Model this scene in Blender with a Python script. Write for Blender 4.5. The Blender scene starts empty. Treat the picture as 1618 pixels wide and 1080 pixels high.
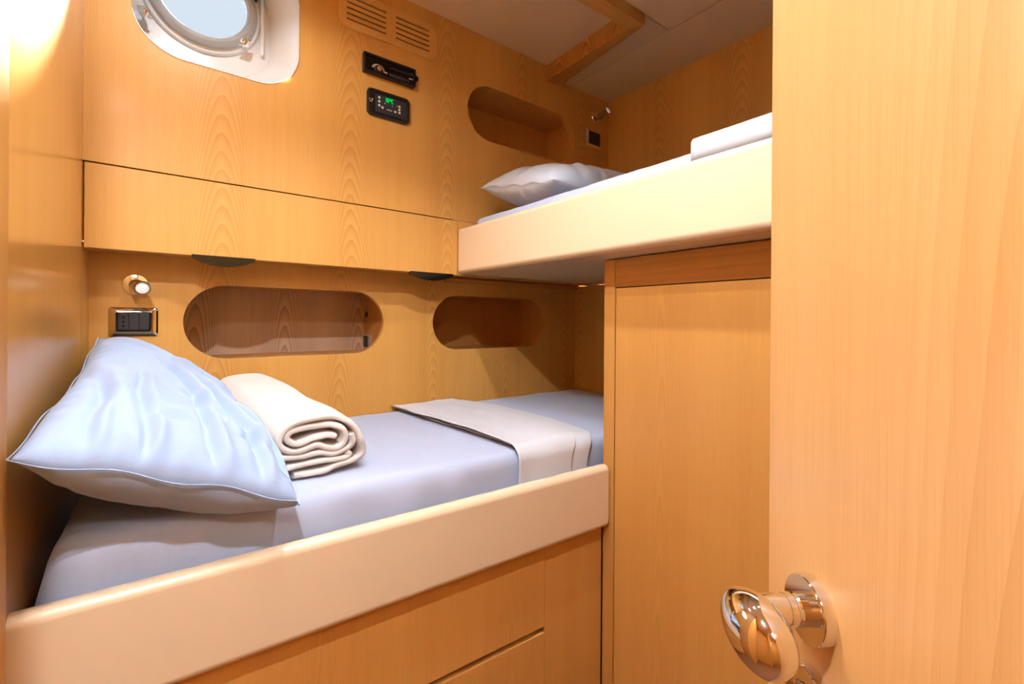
import bpy, bmesh, math, random
import numpy as np
from mathutils import Vector, Matrix, noise
from mathutils.geometry import tessellate_polygon

# ------------------------------------------------------------------ camera
H = 1.05                                  # eye height above the cabin sole
YAW = math.radians(37.73); ROLL = math.radians(0.397); FPX = 718.27
scene = bpy.context.scene
COL = scene.collection
FWD = Vector((math.sin(YAW), math.cos(YAW), 0)); RGT = Vector((math.cos(YAW), -math.sin(YAW), 0)); UPV = Vector((0, 0, 1))
_r = math.cos(ROLL) * RGT + math.sin(ROLL) * UPV
_u = -math.sin(ROLL) * RGT + math.cos(ROLL) * UPV
cam_d = bpy.data.cameras.new('camera'); cam = bpy.data.objects.new('camera', cam_d); COL.objects.link(cam)
cam_d.sensor_fit = 'HORIZONTAL'; cam_d.sensor_width = 36.0
cam_d.lens = FPX / 1618.0 * 36.0
cam_d.shift_x = 0.0
cam_d.shift_y = -(540.0 - 504.9) / 1618.0
cam_d.clip_start = 0.01
m = Matrix.Identity(4)
for i in range(3):
    m[i][0] = _r[i]; m[i][1] = _u[i]; m[i][2] = -FWD[i]
m[0][3], m[1][3], m[2][3] = 0, 0, H
cam.matrix_world = m
scene.camera = cam

# ------------------------------------------------------------------ view, world, sun
vs = scene.view_settings
vs.view_transform = 'Standard'; vs.look = 'None'; vs.exposure = 0.28; vs.gamma = 1.0; vs.use_curve_mapping = False
world = bpy.data.worlds.new('world'); scene.world = world; world.use_nodes = True
bg = world.node_tree.nodes['Background']
bg.inputs[0].default_value = (0.88, 0.94, 1.0, 1); bg.inputs[1].default_value = 4.5
sun_d = bpy.data.lights.new('sun', 'SUN'); sun_d.energy = 480.0; sun_d.angle = math.radians(7); sun_d.color = (1.0, 0.98, 0.95)
sun = bpy.data.objects.new('sun', sun_d); COL.objects.link(sun)
sun.rotation_euler = Vector((-0.242, -0.50, -0.36)).to_track_quat('-Z', 'Y').to_euler()
sun.location = (1.5, 4.5, 4.0)
# ceiling downlights: (u, v, relative ceiling height, watts, beam degrees); the lamps are built with their fittings further down
DOWNLIGHTS = [(0.42, 0.60, 1.045, 31.0, 124), (-0.18, 0.05, 1.045, 68.0, 150), (0.06, 0.92, 1.045, 17.0, 172), (0.74, 0.40, 1.045, 3.0, 110)]
LAMP_COLOR = (0.96, 0.985, 1.0)
PASSAGE_FILL_W = 8.0  # watts of the fill light added behind the camera

# ------------------------------------------------------------------ material helpers
def srgb(r, g, b):
    f = lambda c: (c / 255.0 / 12.92) if c / 255.0 <= 0.04045 else ((c / 255.0 + 0.055) / 1.055) ** 2.4
    return (f(r), f(g), f(b), 1.0)

class NT:
    def __init__(s, name):
        s.m = bpy.data.materials.new(name); s.m.use_nodes = True
        s.t = s.m.node_tree; s.b = s.t.nodes['Principled BSDF']
    def n(s, kind, **kw):
        x = s.t.nodes.new(kind)
        for k, v in kw.items(): setattr(x, k, v)
        return x
    def link(s, a, b): s.t.links.new(a, b)
    def math(s, op, a, b=None, c=None):
        x = s.n('ShaderNodeMath', operation=op)
        for i, v in enumerate((a, b, c)):
            if v is None: continue
            if isinstance(v, (int, float)): x.inputs[i].default_value = v
            else: s.link(v, x.inputs[i])
        return x.outputs[0]
    def mix(s, fac, a, b, blend='MIX'):
        x = s.n('ShaderNodeMix', data_type='RGBA', blend_type=blend)
        for i, v in ((0, fac), (6, a), (7, b)):
            if isinstance(v, (int, float)): x.inputs[i].default_value = v
            elif isinstance(v, tuple): x.inputs[i].default_value = v
            else: s.link(v, x.inputs[i])
        return x.outputs[2]
    def noise(s, vec, scale, detail=2.0, rough=0.5):
        x = s.n('ShaderNodeTexNoise'); s.link(vec, x.inputs['Vector'])
        x.inputs['Scale'].default_value = scale; x.inputs['Detail'].default_value = detail; x.inputs['Roughness'].default_value = rough
        return x.outputs['Fac']
    def comb(s, x, y, z=0.0):
        c = s.n('ShaderNodeCombineXYZ')
        for i, v in enumerate((x, y, z)):
            if isinstance(v, (int, float)): c.inputs[i].default_value = v
            else: s.link(v, c.inputs[i])
        return c.outputs[0]
    def bump(s, h, strength, dist):
        x = s.n('ShaderNodeBump'); x.inputs['Strength'].default_value = strength; x.inputs['Distance'].default_value = dist
        s.link(h, x.inputs['Height']); s.link(x.outputs[0], s.b.inputs['Normal'])
    def set(s, **kw):
        for k, v in kw.items(): s.b.inputs[k.replace('_', ' ')].default_value = v
        return s.m

def wood(name, light, dark, leaf=0.347, off=0.13, arch=0.5, boff=-2.4, taper=0.05, rings=400.0, rough=0.42, coat=0.06, pore=0.35, band=0.5, coat_rough=0.16, bscale=26.0):
    """slip-matched crown-cut ash veneer, grain along the V of the UV map (metres)"""
    k = NT(name)
    uv = k.n('ShaderNodeUVMap'); uv.uv_map = 'UVMap'
    sep = k.n('ShaderNodeSeparateXYZ'); k.link(uv.outputs[0], sep.inputs[0])
    a, b = sep.outputs[0], sep.outputs[1]
    t = k.math('ADD', k.math('DIVIDE', k.math('SUBTRACT', a, off), leaf), 0.5)
    fr = k.math('FRACT', t)
    x = k.math('MULTIPLY', k.math('SUBTRACT', fr, 0.5), leaf)
    leafid = k.math('FLOOR', t)
    # slow wander so that arches are not perfect
    wv = k.comb(k.math('MULTIPLY', x, 7.0), k.math('MULTIPLY', b, 1.7), k.math('MULTIPLY', leafid, 0.35))
    w = k.math('MULTIPLY', k.math('SUBTRACT', k.noise(wv, 1.0, 2.0), 0.5), 0.030)
    xw = k.math('ADD', x, w)
    d = k.math('MULTIPLY', k.math('SUBTRACT', b, boff), taper)
    rad = k.math('SQRT', k.math('ADD', k.math('MULTIPLY', xw, xw), k.math('MULTIPLY', d, d)))
    rad = k.math('ADD', rad, k.math('MULTIPLY', w, 0.07))
    ring = k.math('FRACT', k.math('MULTIPLY', rad, rings))
    late = k.math('POWER', ring, 1.6)
    # fade rings towards straight fine grain off the heart
    fade = k.n('ShaderNodeMapRange'); k.link(k.math('ABSOLUTE', x), fade.inputs[0])
    fade.inputs[1].default_value = 0.05; fade.inputs[2].default_value = 0.13; fade.inputs[3].default_value = 1.0; fade.inputs[4].default_value = 0.06
    ringf = k.math('MULTIPLY', k.math('MULTIPLY', late, fade.outputs[0]), arch)
    pores = k.noise(k.comb(k.math('MULTIPLY', a, 700.0), k.math('MULTIPLY', b, 9.0)), 1.0, 2.0, 0.6)
    bands = k.noise(k.comb(k.math('MULTIPLY', a, bscale), k.math('MULTIPLY', b, 0.35), 3.3), 1.0, 3.0, 0.6)
    pf = k.math('MULTIPLY', k.math('MAXIMUM', k.math('SUBTRACT', pores, 0.5), 0.0), pore * 3.0)
    bf = k.math('MULTIPLY', k.math('SUBTRACT', bands, 0.35), band)
    fac = k.math('ADD', k.math('ADD', ringf, pf), bf)
    fac = k.math('MINIMUM', k.math('MAXIMUM', fac, 0.0), 1.0)
    k.link(k.mix(fac, light, dark), k.b.inputs['Base Color'])
    k.bump(k.math('MULTIPLY', pores, -1.0), 0.06, 0.0006)
    return k.set(Roughness=rough, Coat_Weight=coat, Coat_Roughness=coat_rough, Specular_IOR_Level=0.4)

def plain(name, col, rough=0.5, metal=0.0, spec=0.5, bump=None, coat=0.0, emit=None, estr=0.0, sheen=0.0):
    k = NT(name)
    k.set(Base_Color=col, Roughness=rough, Metallic=metal, Specular_IOR_Level=spec, Coat_Weight=coat)
    if sheen: k.set(Sheen_Weight=sheen)
    tc = k.n('ShaderNodeTexCoord')
    if bump:
        k.bump(k.noise(tc.outputs['Object'], bump[0], 3.0, 0.6), bump[1], bump[2])
    else:       # faint procedural unevenness of the gloss
        nz = k.noise(tc.outputs['Object'], 40.0, 2.0)
        mr = k.n('ShaderNodeMapRange'); k.link(nz, mr.inputs[0]); mr.inputs[3].default_value = max(0.0, rough - 0.02); mr.inputs[4].default_value = rough + 0.02
        k.link(mr.outputs[0], k.b.inputs['Roughness'])
    if emit: k.set(Emission_Color=emit, Emission_Strength=estr)
    return k.m

def cloth(name, col, weave=0.25, fine=900.0, crease=0.25):
    k = NT(name)
    tc = k.n('ShaderNodeTexCoord'); o = tc.outputs['Object']
    n1 = k.noise(o, fine, 2.0); n2 = k.noise(o, 26.0, 4.0, 0.6); n3 = k.noise(o, 7.0, 3.0, 0.5)
    h = k.math('ADD', k.math('MULTIPLY', n1, 0.10), k.math('ADD', k.math('MULTIPLY', n2, crease), k.math('MULTIPLY', n3, crease * 2)))
    k.bump(h, weave, 0.012)
    k.link(k.mix(k.math('MULTIPLY', n1, 0.25), col, tuple(c * 0.9 for c in col[:3]) + (1,)), k.b.inputs['Base Color'])
    return k.set(Roughness=0.85, Sheen_Weight=0.25, Specular_IOR_Level=0.2)

WL, WD = srgb(222, 170, 92), srgb(190, 130, 56)
M = {}
M['wood'] = wood('ash_veneer', WL, WD, arch=0.52, band=0.6)
M['wood_left'] = wood('ash_veneer_quarter', srgb(218, 160, 82), srgb(196, 132, 58), arch=0.06, leaf=0.5, pore=0.25, coat=0.5, rough=0.24)
M['wood_locker'] = wood('ash_veneer_locker', srgb(218, 162, 86), srgb(188, 126, 58), arch=0.25, leaf=0.42, off=0.66, boff=-3.0, taper=0.02, rings=330, coat=0.15, rough=0.34)
M['wood_door'] = wood('ash_veneer_door', srgb(234, 188, 124), srgb(204, 144, 76), arch=0.32, leaf=0.62, off=0.38, boff=-1.2, taper=0.05, rings=130, pore=0.3, coat=0.6, rough=0.32, coat_rough=0.28, band=0.5, bscale=45.0)
M['wood_solid'] = wood('ash_solid', srgb(214, 158, 84), srgb(178, 116, 50), arch=0.35, leaf=0.21, off=0.05, boff=-3.0, taper=0.02, rings=330)
M['wood_trim'] = wood('ash_trim_strong', srgb(208, 152, 80), srgb(152, 94, 36), arch=0.8, leaf=0.16, off=0.1, boff=-1.2, taper=0.06, rings=330)
M['wood_stripe'] = wood('ash_straight_grain', srgb(212, 156, 82), srgb(166, 106, 44), arch=0.0, pore=0.5, band=1.0, bscale=170.0)
M['wood_vent'] = wood('ash_vent', srgb(226, 180, 106), srgb(196, 142, 70), arch=0.2, leaf=0.5, pore=0.3)
M['wood_pale'] = wood('ash_pale_niche_back', srgb(226, 198, 172), srgb(170, 132, 106), arch=0.7, leaf=0.27, off=0.09, boff=-1.6, taper=0.05, rings=280)
M['wood_niche'] = wood('ash_niche', srgb(218, 162, 86), srgb(188, 126, 56), arch=0.3)
M['ceiling'] = plain('cream_ceiling_vinyl', srgb(232, 210, 174), 0.55, bump=(600.0, 0.08, 0.001))
M['leather'] = plain('cream_leatherette', srgb(236, 214, 182), 0.30, bump=(900.0, 0.04, 0.0006))
M['leather'].node_tree.nodes['Principled BSDF'].inputs['Coat Weight'].default_value = 0.35
M['leather'].node_tree.nodes['Principled BSDF'].inputs['Coat Roughness'].default_value = 0.2
M['board'] = plain('cream_board', srgb(232, 214, 188), 0.5)
M['sheet'] = cloth('pale_blue_sheet', srgb(184, 197, 228), weave=0.45)
M['pillow'] = cloth('pale_blue_pillowcase', srgb(164, 187, 226), weave=0.22)
M['pillow2'] = cloth('pale_white_pillowcase', srgb(198, 208, 224), weave=0.22)
M['blanket'] = cloth('off_white_blanket', srgb(212, 218, 229), weave=0.2)
M['towel'] = cloth('cream_fleece', srgb(232, 227, 224), weave=0.35, fine=700.0, crease=0.10)
M['chrome'] = plain('chrome', (0.86, 0.86, 0.87, 1), 0.06, metal=1.0)
M['steel'] = plain('satin_steel', (0.62, 0.58, 0.54, 1), 0.22, metal=1.0)
M['black'] = plain('black_plastic', srgb(16, 16, 18), 0.35)
M['black_gloss'] = plain('black_gloss', srgb(10, 10, 12), 0.12)
M['dark_grey'] = plain('charcoal_plastic', srgb(44, 48, 56), 0.4)
M['gap'] = plain('dark_gap', srgb(14, 7, 3), 0.9)  # darkened so the shallow vent slots look deep and shaded
M['white_gel'] = plain('white_gelcoat', srgb(240, 243, 246), 0.18, coat=0.5)
M['rubber'] = plain('grey_seal', srgb(168, 172, 178), 0.5)
M['copper'] = plain('copper_button', srgb(205, 140, 95), 0.3, metal=0.6)
M['silver'] = plain('silver_print', srgb(200, 196, 190), 0.35, metal=0.4)
M['print'] = plain('white_print', srgb(225, 210, 195), 0.5)
M['green'] = plain('green_led', srgb(0, 120, 30), 0.4, emit=(0.0, 0.75, 0.12, 1), estr=0.9)
M['green_dark'] = plain('dark_green_screen', srgb(2, 40, 12), 0.2, emit=(0.0, 0.15, 0.03, 1), estr=0.25)
M['lens'] = plain('lamp_lens', srgb(225, 232, 232), 0.2, emit=(1, 0.95, 0.9, 1), estr=0.15)
M['lamp_glow'] = plain('downlight_glow', (1, 1, 1, 1), 0.4, emit=(1.0, 0.93, 0.82, 1), estr=6.0)
M['floor'] = wood('dark_sole', srgb(150, 98, 54), srgb(96, 58, 30), arch=0.4, leaf=0.12)
def glassmat():
    k = NT('portlight_glass'); t = k.t
    tr = k.n('ShaderNodeBsdfTransparent'); tr.inputs[0].default_value = (0.39, 0.405, 0.42, 1)
    gl = k.n('ShaderNodeBsdfGlossy'); gl.inputs['Roughness'].default_value = 0.02
    fr = k.n('ShaderNodeLayerWeight'); fr.inputs[0].default_value = 0.5
    rf = k.math('ADD', k.math('MULTIPLY', k.math('POWER', fr.outputs['Facing'], 4.0), 0.9), 0.04)
    mx = k.n('ShaderNodeMixShader'); k.link(rf, mx.inputs[0]); k.link(tr.outputs[0], mx.inputs[1]); k.link(gl.outputs[0], mx.inputs[2])
    out = [n for n in t.nodes if n.type == 'OUTPUT_MATERIAL'][0]; k.link(mx.outputs[0], out.inputs[0])
    return k.m
M['glass'] = glassmat()

# ------------------------------------------------------------------ mesh helpers (all z given relative to the eye; H is added on linking)
def finish(name, bm, mat, parent=None, smooth=None, swap=False, loc=None, raw=False):
    """bm in room coordinates with z relative to the eye -> linked mesh object, UV in metres"""
    bmesh.ops.recalc_face_normals(bm, faces=bm.faces[:])
    uvl = bm.loops.layers.uv.new('UVMap')
    for f in bm.faces:
        n = f.normal; ax = max(range(3), key=lambda i: abs(n[i]))
        for l in f.loops:
            c = l.vert.co
            p = (c.y, c.z) if ax == 0 else (c.x, c.z) if ax == 1 else (c.x, c.y)
            l[uvl].uv = (p[1], p[0]) if swap else p
    me = bpy.data.meshes.new(name)
    if not raw:
        bmesh.ops.translate(bm, verts=bm.verts[:], vec=(0, 0, H))
    off = Vector((0, 0, 0))
    if parent is not None and not raw:
        off = Vector(parent.location)
        bmesh.ops.translate(bm, verts=bm.verts[:], vec=-off)
        par = parent.parent
        while par is not None:
            bmesh.ops.translate(bm, verts=bm.verts[:], vec=-Vector(par.location)); par = par.parent
    elif loc is not None and not raw:
        bmesh.ops.translate(bm, verts=bm.verts[:], vec=-Vector(loc))
    bm.to_mesh(me); bm.free()
    o = bpy.data.objects.new(name, me); COL.objects.link(o)
    if parent is not None: o.parent = parent
    elif loc is not None: o.location = loc
    me.materials.append(M[mat] if isinstance(mat, str) else mat)
    if smooth is not None:
        me.polygons.foreach_set('use_smooth', [True] * len(me.polygons))
        if smooth < 180:
            sa = math.radians(smooth)
            bm2 = bmesh.new(); bm2.from_mesh(me)
            for e in bm2.edges:
                if len(e.link_faces) == 2 and e.calc_face_angle(0.0) > sa: e.smooth = False
            bm2.to_mesh(me); bm2.free()
            wn = o.modifiers.new('weighted_normals', 'WEIGHTED_NORMAL'); wn.keep_sharp = True; wn.weight = 80
    return o

def empty(name, loc, label=None, cat=None, group=None):
    o = bpy.data.objects.new(name, None); COL.objects.link(o); o.location = (loc[0], loc[1], loc[2] + H); o.empty_display_size = 0.05
    if label: tag(o, label, cat, group)
    return o
def tag(o, label, cat, group=None):
    o['label'] = label; o['category'] = cat
    if group: o['group'] = group
    return o
def struct(o, label=None):
    o['kind'] = 'structure'
    if label: o['label'] = label
    return o

def box(p0, p1, bev=0.0, seg=2, bm=None):
    bm = bm or bmesh.new()
    r = bmesh.ops.create_cube(bm, size=1.0)
    vs_ = r['verts']
    for v in vs_:
        v.co = Vector([p0[i] + (v.co[i] + 0.5) * (p1[i] - p0[i]) for i in range(3)])
    if bev:
        es = list({e for v in vs_ for e in v.link_edges})
        bmesh.ops.bevel(bm, geom=es, offset=bev, segments=seg, profile=0.5, affect='EDGES')
    return bm

def plate(outer, holes, t, A, B, N, O, bm=None):
    """flat plate: 2-D outline with holes in axes A,B at origin O, thickness t along N"""
    bm = bm or bmesh.new()
    A, B, N, O = map(Vector, (A, B, N, O))
    loops = [outer] + list(holes)
    pts3 = [[Vector((p[0], p[1], 0)) for p in lp] for lp in loops]
    tris = tessellate_polygon(pts3)
    flat = [p for lp in loops for p in lp]
    f0 = [bm.verts.new(O + A * p[0] + B * p[1]) for p in flat]
    f1 = [bm.verts.new(O + A * p[0] + B * p[1] + N * t) for p in flat]
    for a, b, c in tris:
        try: bm.faces.new((f0[a], f0[b], f0[c]))
        except ValueError: pass
        try: bm.faces.new((f1[c], f1[b], f1[a]))
        except ValueError: pass
    i = 0
    for lp in loops:
        n = len(lp)
        for j in range(n):
            a, b = i + j, i + (j + 1) % n
            bm.faces.new((f0[a], f0[b], f1[b], f1[a]))
        i += n
    return bm

def rrect(x0, y0, x1, y1, r, n=8):
    pts = []
    for cx, cy, a0 in ((x1 - r, y1 - r, 0), (x0 + r, y1 - r, 90), (x0 + r, y0 + r, 180), (x1 - r, y0 + r, 270)):
        for i in range(n + 1):
            a = math.radians(a0 + 90.0 * i / n); pts.append((cx + r * math.cos(a), cy + r * math.sin(a)))
    return pts
def circle(cx, cy, r, n=32): return [(cx + r * math.cos(2 * math.pi * i / n), cy + r * math.sin(2 * math.pi * i / n)) for i in range(n)]

def loft(loops, cap0=True, cap1=True, bm=None):
    bm = bm or bmesh.new()
    L = [[bm.verts.new(p) for p in lp] for lp in loops]
    n = len(L[0])
    for i in range(len(L) - 1):
        for j in range(n): bm.faces.new((L[i][j], L[i][(j + 1) % n], L[i + 1][(j + 1) % n], L[i + 1][j]))
    if cap0: bm.faces.new(L[0][::-1])
    if cap1: bm.faces.new(L[-1])
    return bm

def lathe(profile, O, axis, n=32, bm=None):
    """profile: list of (radius, distance along axis)"""
    axis = Vector(axis).normalized(); O = Vector(O)
    a = axis.orthogonal().normalized(); b = axis.cross(a)
    bm = bm or bmesh.new()
    rings = []
    for r, h in profile:
        if r < 1e-6: rings.append([bm.verts.new(O + axis * h)])
        else: rings.append([bm.verts.new(O + axis * h + (a * math.cos(2 * math.pi * i / n) + b * math.sin(2 * math.pi * i / n)) * r) for i in range(n)])
    for p, q in zip(rings, rings[1:]):
        for i in range(n):
            j = (i + 1) % n
            if len(p) == 1 and len(q) == 1: continue
            if len(p) == 1: bm.faces.new((p[0], q[i], q[j]))
            elif len(q) == 1: bm.faces.new((p[i], p[j], q[0]))
            else: bm.faces.new((p[i], p[j], q[j], q[i]))
    if profile[0] == profile[-1]:
        bmesh.ops.remove_doubles(bm, verts=rings[0] + rings[-1], dist=1e-7)
        return bm
    if len(rings[0]) > 1: bm.faces.new(rings[0][::-1])
    if len(rings[-1]) > 1: bm.faces.new(rings[-1])
    return bm

def sweep(profile2d, P0, P1, side, up, bm=None):
    """closed profile (x along side, y along up) extruded from P0 to P1"""
    P0, P1, side, up = map(Vector, (P0, P1, side, up))
    return loft([[P + side * x + up * y for x, y in profile2d] for P in (P0, P1)], bm=bm)

X, Y, Z = (1, 0, 0), (0, 1, 0), (0, 0, 1)
D = 1.45            # face of the upper lining
D2 = 1.56           # face of the lower lining
UR = 1.70           # right lining
ZC = 1.045          # lower deckhead
ZCU = 1.087         # raised deckhead panel
ZS = 0.162          # underside of the overhead flap
BL = Vector((-0.157, 0.8, 0)); SL = 0.0193      # left lining, slightly out of square
def uleft(v): return -0.157 + (v - 0.8) * SL

# ------------------------------------------------------------------ the cabin shell
struct(finish('floor', box((-1.05, -1.35, -H - 0.05), (UR + 0.05, 2.0, -H)), 'floor'))

# upper back lining, pierced by the portlight, the upper niche and the vent
PORT = rrect(-0.060, 0.664, 0.319, 1.02, 0.108, 12)
NICHE_U = rrect(0.905, 0.690, 1.472, 0.900, 0.1045, 14)
wall = plate([(-0.20, 0.366), (UR, 0.366), (UR, 1.12), (-0.20, 1.12)], [PORT, NICHE_U], 0.03, X, Z, Y, (0, D, 0))
wb = struct(finish('wall_back', wall, 'wood', swap=False))
# strip of the lining behind the upper berth, below the seam
struct(finish('wall_back_berth', box((0.868, D, ZS), (UR, D + 0.03, 0.364)), 'wood'))
# niche box in the upper lining
bm = bmesh.new()
box((0.88, D + 0.19, 0.665), (1.50, D + 0.205, 0.925), bm=bm)
finish('niche_back_panel', bm, 'wood_niche', wb)
finish('niche_top_panel', box((0.88, D + 0.03, 0.902), (1.50, D + 0.19, 0.917)), 'wood_niche', wb)
finish('niche_shelf', box((0.88, D + 0.03, 0.673), (1.50, D + 0.19, 0.688)), 'wood_niche', wb)
finish('niche_side', box((0.875, D + 0.03, 0.688), (0.89, D + 0.19, 0.902)), 'wood_niche', wb)
finish('niche_side', box((1.478, D + 0.03, 0.688), (1.493, D + 0.19, 0.902)), 'wood_niche', wb)

# lower back lining with two oblong niches
N1 = rrect(0.050, -0.119, 0.629, 0.094, 0.1064, 14)
N2 = rrect(0.824, -0.119, 1.402, 0.094, 0.1064, 14)
wl = struct(finish('wall_hull', plate([(-0.18, -H), (1.62, -H), (1.62, ZS + 0.02), (-0.18, ZS + 0.02)], [N1, N2], 0.02, X, Z, Y, (0, D2, 0)), 'wood'))
for (a, b, mat) in ((0.03, 0.655, 'wood_pale'), (0.80, 1.425, 'wood_niche')):
    finish('niche_back_panel', box((a, D2 + 0.27, -0.16), (b, D2 + 0.285, 0.13)), mat, wl)
    finish('niche_top_panel', box((a, D2 + 0.02, 0.10), (b, D2 + 0.27, 0.115)), 'wood_niche', wl)
    finish('niche_shelf', box((a, D2 + 0.02, -0.14), (b, D2 + 0.27, -0.125)), 'wood_niche', wl)
    finish('niche_side', box((a - 0.012, D2 + 0.02, -0.125), (a, D2 + 0.27, 0.10)), 'wood_niche', wl)
    finish('niche_side', box((b, D2 + 0.02, -0.125), (b + 0.012, D2 + 0.27, 0.10)), 'wood_niche', wl)
# board closing the space behind the flap (soffit)
struct(finish('trim_1', box((-0.20, D + 0.022, ZS + 0.004), (UR, D2 + 0.02, ZS + 0.016)), 'wood_solid', swap=True))
# left lining
bm = plate([(0.50, -H), (1.60, -H), (1.60, 1.12), (0.50, 1.12)], [], 0.035, Vector((SL, 1, 0)), Z, (-1, 0, 0), (uleft(0), 0, 0))
struct(finish('wall_left', bm, 'wood_left'))
# solid post closing the end of the left lining
bm = sweep(rrect(-0.045, 0.0, 0.0018, 0.365, 0.0015, 3), (uleft(0.855) , 0.49, -H), (uleft(0.855), 0.49, ZC), X, Y)
struct(finish('trim_2', bm, 'wood_solid', smooth=40))
# right lining
struct(finish('wall_right', box((UR, -0.36, -H), (UR + 0.03, 2.0, 1.12)), 'wood'))
# partition closing the foot of the lower berth
struct(finish('wall_foot', box((1.595, 0.80, -H), (1.62, D2, ZS)), 'wood'))
# walls behind the camera with the doorway, and the passage
struct(finish('wall_side', box((-1.0, -1.30, -H), (-0.97, 0.55, 1.12)), 'wood_left'))
struct(finish('wall_entry', box((-1.0, 0.50, -H), (-0.20, 0.53, 1.12)), 'wood_left'))
bm = plate([(-0.97, -H), (-0.60, -H), (-0.60, 0.95), (0.03, 0.95), (0.03, -H), (UR, -H), (UR, 1.12), (-0.97, 1.12)], [], 0.035, X, Z, (0, -1, 0), (0, -0.315, 0))
struct(finish('wall_front', bm, 'wood'))
struct(finish('wall_passage', box((-1.0, -1.33, -H), (UR, -1.30, 1.12)), 'wood'))
struct(finish('wall_passage_end', box((0.90, -1.30, -H), (0.93, -0.35, 1.12)), 'wood'))

# deckhead: raised panel above the hull side, lower panels elsewhere, ash frame between
OUT = [(1.374, D), (1.318, 0.966), (-0.20, 0.99)]
INN = [(1.302, D), (1.287, 1.018), (-0.20, 1.062)]
cl = struct(finish('ceiling', plate([(-0.22, 0.98), (1.40, 0.94), (1.40, D + 0.06), (-0.22, D + 0.06)], [], 0.012, X, Y, Z, (0, 0, ZCU)), 'ceiling'))
# lower panels, each its own piece with an open joint
pan = [[(1.353, 0.957), (1.405, D), (1.4505, D), (1.4425, 0.957)],
       [(1.4555, D), (UR, D), (UR, -0.315), (1.4335, -0.315), (1.4475, 0.957)],
       [(1.3205, 0.950), (1.353, 0.952), (1.4425, 0.952), (1.4285, -0.315), (0.72, -0.315), (0.72, 0.972)],
       [(-0.155, 0.985), (0.715, 0.974), (0.715, -0.315), (-0.97, -0.315), (-0.97, 0.49), (-0.155, 0.49)]]
pan[0] = [(1.322, 0.957), (1.372, D), (1.4505, D), (1.4425, 0.957)]
for p in pan:
    finish('ceiling_panel', plate(p, [], 0.018, X, Y, Z, (0, 0, ZC)), 'ceiling', cl)
finish('ceiling_backing', box((-0.97, -0.315, ZC + 0.03), (UR, 0.94, ZC + 0.05)), 'ceiling', cl)
finish('ceiling_backing', box((1.402, 0.94, ZC + 0.03), (UR, D, ZC + 0.05)), 'ceiling', cl)
struct(finish('ceiling_passage', box((-0.97, -1.30, ZC), (0.93, -0.35, ZC + 0.02)), 'ceiling'))
fr = plate([OUT[0], OUT[1], INN[1], INN[0]], [], ZCU - 1.02, X, Y, Z, (0, 0, 1.02))
struct(finish('trim_3', fr, 'wood_trim', swap=False))
fr = plate([OUT[1], OUT[2], INN[2], INN[1]], [], ZCU - 1.02, X, Y, Z, (0, 0, 1.02))
struct(finish('trim_4', fr, 'wood_solid', swap=True))

# ------------------------------------------------------------------ portlight
pw = struct(finish('window_1', loft(
    [[Vector((x, D - 0.004, z)) for x, z in rrect(-0.060, 0.664, 0.319, 1.02, 0.108, 12)],
     [Vector((x, D + 0.02, z)) for x, z in rrect(-0.058, 0.668, 0.312, 1.018, 0.106, 12)],
     [Vector((x, D + 0.09, z)) for x, z in rrect(-0.054, 0.700, 0.276, 1.014, 0.100, 12)],
     [Vector((x, D + 0.13, z)) for x, z in rrect(-0.050, 0.722, 0.262, 1.010, 0.096, 12)]], cap0=False, cap1=False), 'white_gel', smooth=60),
    'round portlight in a white moulded recess with rounded corners')
GC = (0.094, 0.903)
finish('back_plate', plate(rrect(-0.052, 0.720, 0.264, 1.012, 0.096, 12), [circle(GC[0], GC[1], 0.112, 40)], 0.012, X, Z, Y, (0, D + 0.13, 0)), 'white_gel', pw)
finish('outer_ring', lathe([(0.112, 0.0), (0.142, 0.0), (0.145, 0.004), (0.142, 0.012), (0.134, 0.016), (0.112, 0.016), (0.112, 0.0)], (GC[0], D + 0.13, GC[1]), (0, -1, 0), 56), 'white_gel', pw, smooth=40)
finish('glass_frame', lathe([(0.106, 0.0), (0.130, 0.0), (0.133, 0.006), (0.130, 0.014), (0.120, 0.020), (0.110, 0.018), (0.106, 0.010), (0.106, 0.0)], (GC[0], D + 0.112, GC[1]), (0, -1, 0), 56), 'rubber', pw, smooth=40)
finish('pane', lathe([(0, 0.0), (0.07, 0.0), (0.109, 0.0), (0.109, 0.006), (0.07, 0.006), (0, 0.006)], (GC[0], D + 0.108, GC[1]), (0, -1, 0), 48), 'glass', pw, smooth=60)
for (x, z, mm) in ((0.222, 0.960, 'dark_grey'), (0.192, 0.806, 'chrome'), (-0.038, 0.800, 'chrome')):
    o = finish('clamp_screw', lathe([(0.006, 0.0), (0.006, 0.03), (0.012, 0.032), (0.013, 0.044), (0.008, 0.05), (0, 0.051)], (x, D + 0.125, z), (0, -1, 0), 16), mm, pw, smooth=50)
    bm = box((x - 0.020, D + 0.080, z - 0.004), (x + 0.020, D + 0.090, z + 0.004), 0.003)
    bmesh.ops.rotate(bm, verts=bm.verts[:], cent=(x, D, z), matrix=Matrix.Rotation(math.radians(35 if x < 0.1 else -40), 3, 'Y'))
    w = finish('clamp_wing', bm, mm, o, smooth=50)
bm = box((0.236, D + 0.110, 0.80), (0.246, D + 0.125, 0.99), 0.004)
finish('hinge_bar', bm, 'white_gel', pw, smooth=50)

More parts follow.
